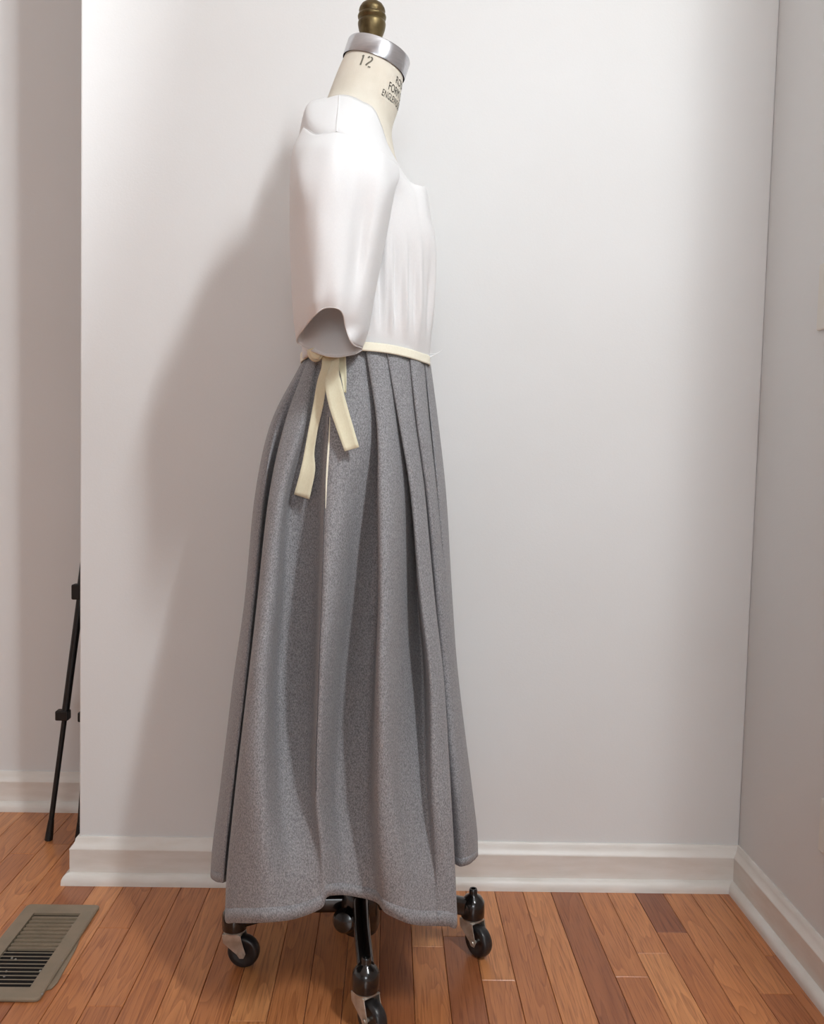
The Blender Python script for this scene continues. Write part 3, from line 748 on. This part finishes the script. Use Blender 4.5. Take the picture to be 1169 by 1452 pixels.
# ------------------------------------------------------------------ white blouse
blouse = empty('blouse', (CX, YC, 1.05), 'white short-sleeved square-neck blouse tucked into the skirt waistband', 'blouse')
def g(x, y, n): return P(x, y, YC-n)
BR = [
 [g(461, 141, 0), g(466, 139, .035), g(481, 135, .062), g(496, 136, .072), g(512, 143, .078), g(530, 154, .080), g(541, 178, .080), g(550, 205, .080), g(564, 231, .080), g(581, 257, .078), g(598, 264.5, .066), g(601, 267, 0)],
 [g(441, 152, 0), g(438, 149, .070), g(456, 155, .112), g(480, 160, .138), g(500, 166, .140), g(521, 176, .136), g(538, 194, .128), g(551, 214, .118), g(566, 240, .104), g(584, 264, .092), g(601, 270, .070), g(604, 272, 0)],
 [g(429, 185, 0), g(430, 180, .100), g(449, 189, .174), g(478, 187, .192), g(500, 193, .192), g(521, 203, .188), g(541, 214, .172), g(555, 228, .146), g(569, 250, .118), g(588, 274, .098), g(604, 283, .074), g(607, 285, 0)],
 [g(421, 240, 0), g(423, 240, .090), g(445, 240, .125), g(478, 240, .135), g(500, 245, .137), g(521, 252, .137), g(541, 262, .135), g(558, 272, .128), g(574, 285, .116), g(592, 298, .100), g(608, 308, .075), g(610, 310, 0)],
 [g(420, 320, 0), g(422, 320, .085), g(445, 320, .115), g(478, 320, .122), g(500, 322, .124), g(521, 325, .126), g(545, 328, .126), g(562, 332, .122), g(580, 336, .112), g(598, 340, .098), g(616.5, 342, .070), g(614, 343, 0)],
 [g(424, 400, 0), g(426, 400, .080), g(445, 400, .108), g(478, 400, .115), g(500, 400, .117), g(521, 402, .119), g(545, 403, .118), g(562, 404, .113), g(580, 405, .103), g(598, 406, .088), g(615, 407, .058), g(615, 408, 0)],
 [g(429, 460, 0), g(431, 460, .078), g(448, 459, .104), g(478, 458, .113), g(500, 458, .116), g(521, 458, .117), g(545, 460, .114), g(562, 461, .108), g(580, 463, .097), g(597, 465, .080), g(610.5, 467, .045), g(611.5, 468, 0)],
 [g(430, 510, 0), g(433, 507, .060), g(448, 502, .092), g(478, 498, .108), g(500, 497, .112), g(521, 497, .112), g(545, 500, .107), g(562, 502, .099), g(578, 505, .086), g(594, 510, .065), g(606, 514, .035), g(607.5, 516, 0)],
]
full = []
for r in BR:
    m0 = list(r)
    for p in reversed(r[1:-1]): q = p.copy(); q[1] = 2*YC-q[1]; m0.append(q)
    full.append(m0)
Gb = surf(full, [0, .5, 1, 1.8, 3, 4.1, 5, 5.7], 70, 8, True)
# gathers below the bust, running up from the waistband
R_, C_ = Gb.shape[:2]
for i in range(R_):
    v = i/(R_-1); k = max(0, min(1, (v-.50)/.22))
    for j in range(C_):
        jj = j if j <= 11*8 else C_-j
        s_ = jj/8
        if s_ > 5.2:
            wgt = k*min(1, (s_-5.2)/.6)*max(0, 1-max(0, (v-.82)/.11))
            d = .0042*math.sin(s_*5.1+.6*math.sin(v*5)+.4)+.0022*math.sin(s_*11.3+v*3)
            sg = -1 if j <= 11*8 else 1
            Gb[i, j, 1] += sg*d*wgt; Gb[i, j, 0] += .5*d*wgt
        # soft diagonal drapes on the shoulder
        if v < .2 and 2 < s_ < 7: 
            Gb[i, j, 1] += (-1 if j <= 88 else 1)*.0007*math.sin(v*16)*math.sin(s_*3.4-v*14)
o = link('bodice', grid_mesh('bodice', Gb, True), 'linen', None, True); adopt(o, blouse); solid(o, .0012, 0)

SL = [
 # outer stations from back to front
 [(431, 180, .110), (447, 190, .176), (462, 189, .189), (478, 186, .187), (500, 191, .187), (520, 201, .183), (541, 212, .166), (553, 223, .144), (565, 236, .118)],
 [(416, 212, 0.134), (429, 212, 0.192), (453, 210, 0.222), (476.5, 208, 0.233), (497, 212, 0.220), (519, 220, 0.212), (542, 230, 0.198), (555, 240, 0.166), (566, 250, 0.128)],
 [(412, 250, 0.157), (423, 252, 0.220), (448, 250, 0.242), (474.5, 248, 0.248), (497, 250, 0.234), (521, 255, 0.222), (541, 262, 0.212), (553, 266, 0.190), (560, 270, 0.138)],
 [(411.5, 310, 0.157), (424, 310, 0.218), (448, 310, 0.247), (472, 308, 0.249), (493, 310, 0.240), (513, 312, 0.220), (531, 314, 0.218), (543, 316, 0.194), (551, 318, 0.136)],
 [(412.5, 370, 0.157), (425, 370, 0.212), (446, 370, 0.245), (469, 369, 0.253), (489, 370, 0.245), (506, 371, 0.222), (521, 372, 0.220), (532, 373, 0.196), (540, 374, 0.136)],
 [(415, 425, 0.154), (427, 420, 0.205), (445, 412, 0.245), (465, 408, 0.253), (483, 410, 0.252), (499, 416, 0.234), (513, 424, 0.222), (523, 428, 0.194), (529, 430, 0.134)],
 [(417, 455, 0.152), (429, 443, 0.202), (444, 430, 0.243), (463, 424, 0.251), (480, 425, 0.252), (494, 434, 0.238), (506, 452, 0.220), (517, 466, 0.188), (522, 470, 0.132)],
 [(421, 481, 0.141), (433, 463, 0.202), (446, 447, 0.237), (460, 437, 0.246), (478, 437, 0.250), (487, 446, 0.240), (491, 466, 0.226), (500, 487, 0.218), (513, 494, 0.136)],
]
inner = [  # front to back
 [(552, 226, .122), (520, 206, .186), (490, 192, .192), (455, 195, .182), (436, 193, .112)],
 [(555, 242, .122), (523, 232, .170), (490, 226, .176), (455, 226, .166), (428, 226, .112)],
 [(550, 272, .124), (520, 266, .150), (490, 260, .152), (455, 258, .142), (424, 256, .116)],
 [(542, 320, .130), (515, 318, .134), (490, 316, .132), (455, 314, .126), (424, 312, .116)],
 [(531, 376, .126), (508, 376, .130), (485, 376, .130), (455, 374, .126), (426, 372, .116)],
 [(521, 438, .124), (502, 442, .130), (482, 442, .130), (455, 440, .126), (430, 432, .116)],
 [(514, 480, .132), (500, 480, .148), (480, 482, .152), (456, 478, .146), (430, 464, .122)],
 [(509, 499, .140), (498, 503, .158), (475, 506, .164), (452, 501, .158), (429, 490.5, .128)],
]
def sleeve(side):
    rows_ = []
    for a, b in zip(SL, inner):
        r = [g(*q) for q in a]+[g(*q) for q in b]
        if side < 0:
            r = [np.array([p[0], 2*YC-p[1], p[2]]) for p in r]
            # the far sleeve hangs a little flatter, close to the wall
            r = [np.array([p[0], min(p[1], YC+.235), p[2]]) for p in r]
        rows_.append(r)
    Gs = surf(rows_, [0, .5, 1.1, 2.1, 3.1, 4.0, 4.5, 5], 60, 8, True)
    o = link('sleeve', grid_mesh('sleeve', Gs, True), 'linen', None, True); adopt(o, blouse); solid(o, .0011, 0)
    if side > 0:
        pts = [Gs[-1, j] for j in range(Gs.shape[1])]; pts.append(pts[0])
        q = MB().tube(pts, .0011, 8, cap=False).build('sleeve_hem', 'linen', o, smooth=True)
        q = MB().tube([Gs[0, j]+np.array([0, -.0005, -.0005]) for j in range(0, 65)], .0010, 8).build('armhole_seam', 'linen', o, smooth=True)
        return Gs
sleeve(1); sleeve(-1)
# shoulder seam: narrow raised fold from neck to sleeve head
BG = Gb[:, :89].reshape(-1, 3); BPX = np.array([PR(p) for p in BG])
def onbod(px, py, off):
    d = np.hypot(BPX[:, 0]-px, BPX[:, 1]-py); k = BG[np.argsort(d)[:4], 1].mean(); return P(px, py, k-off)
q = MB().tube(dens([onbod(481.5+(477.5-481.5)*t, 137+(187-137)*t, .0012) for t in np.linspace(0, 1, 9)], 3), .0018, 8).build('shoulder_seam', 'linen', None, smooth=True); adopt(q, blouse)
# little flared corner of the blouse hem sticking out at the far front, over the waistband
V = []
for s2 in np.linspace(0, 1, 8):
    for t2 in np.linspace(0, 1, 5):
        base_ = np.array([606+22*s2, 501+(9*(1-s2))*t2-5*s2*(1-.0*t2)+3*math.sin(s2*3.1)*(1-t2)])
        V.append(P(base_[0], base_[1], YC+.012+.03*s2+.006*math.sin(t2*5)))
Fc = [(i*5+j, i*5+j+1, (i+1)*5+j+1, (i+1)*5+j) for i in range(7) for j in range(4)]
o = link('blouse_hem', mesh('blouse_hem', V, Fc), 'linen', None, True); adopt(o, blouse); solid(o, .0009)
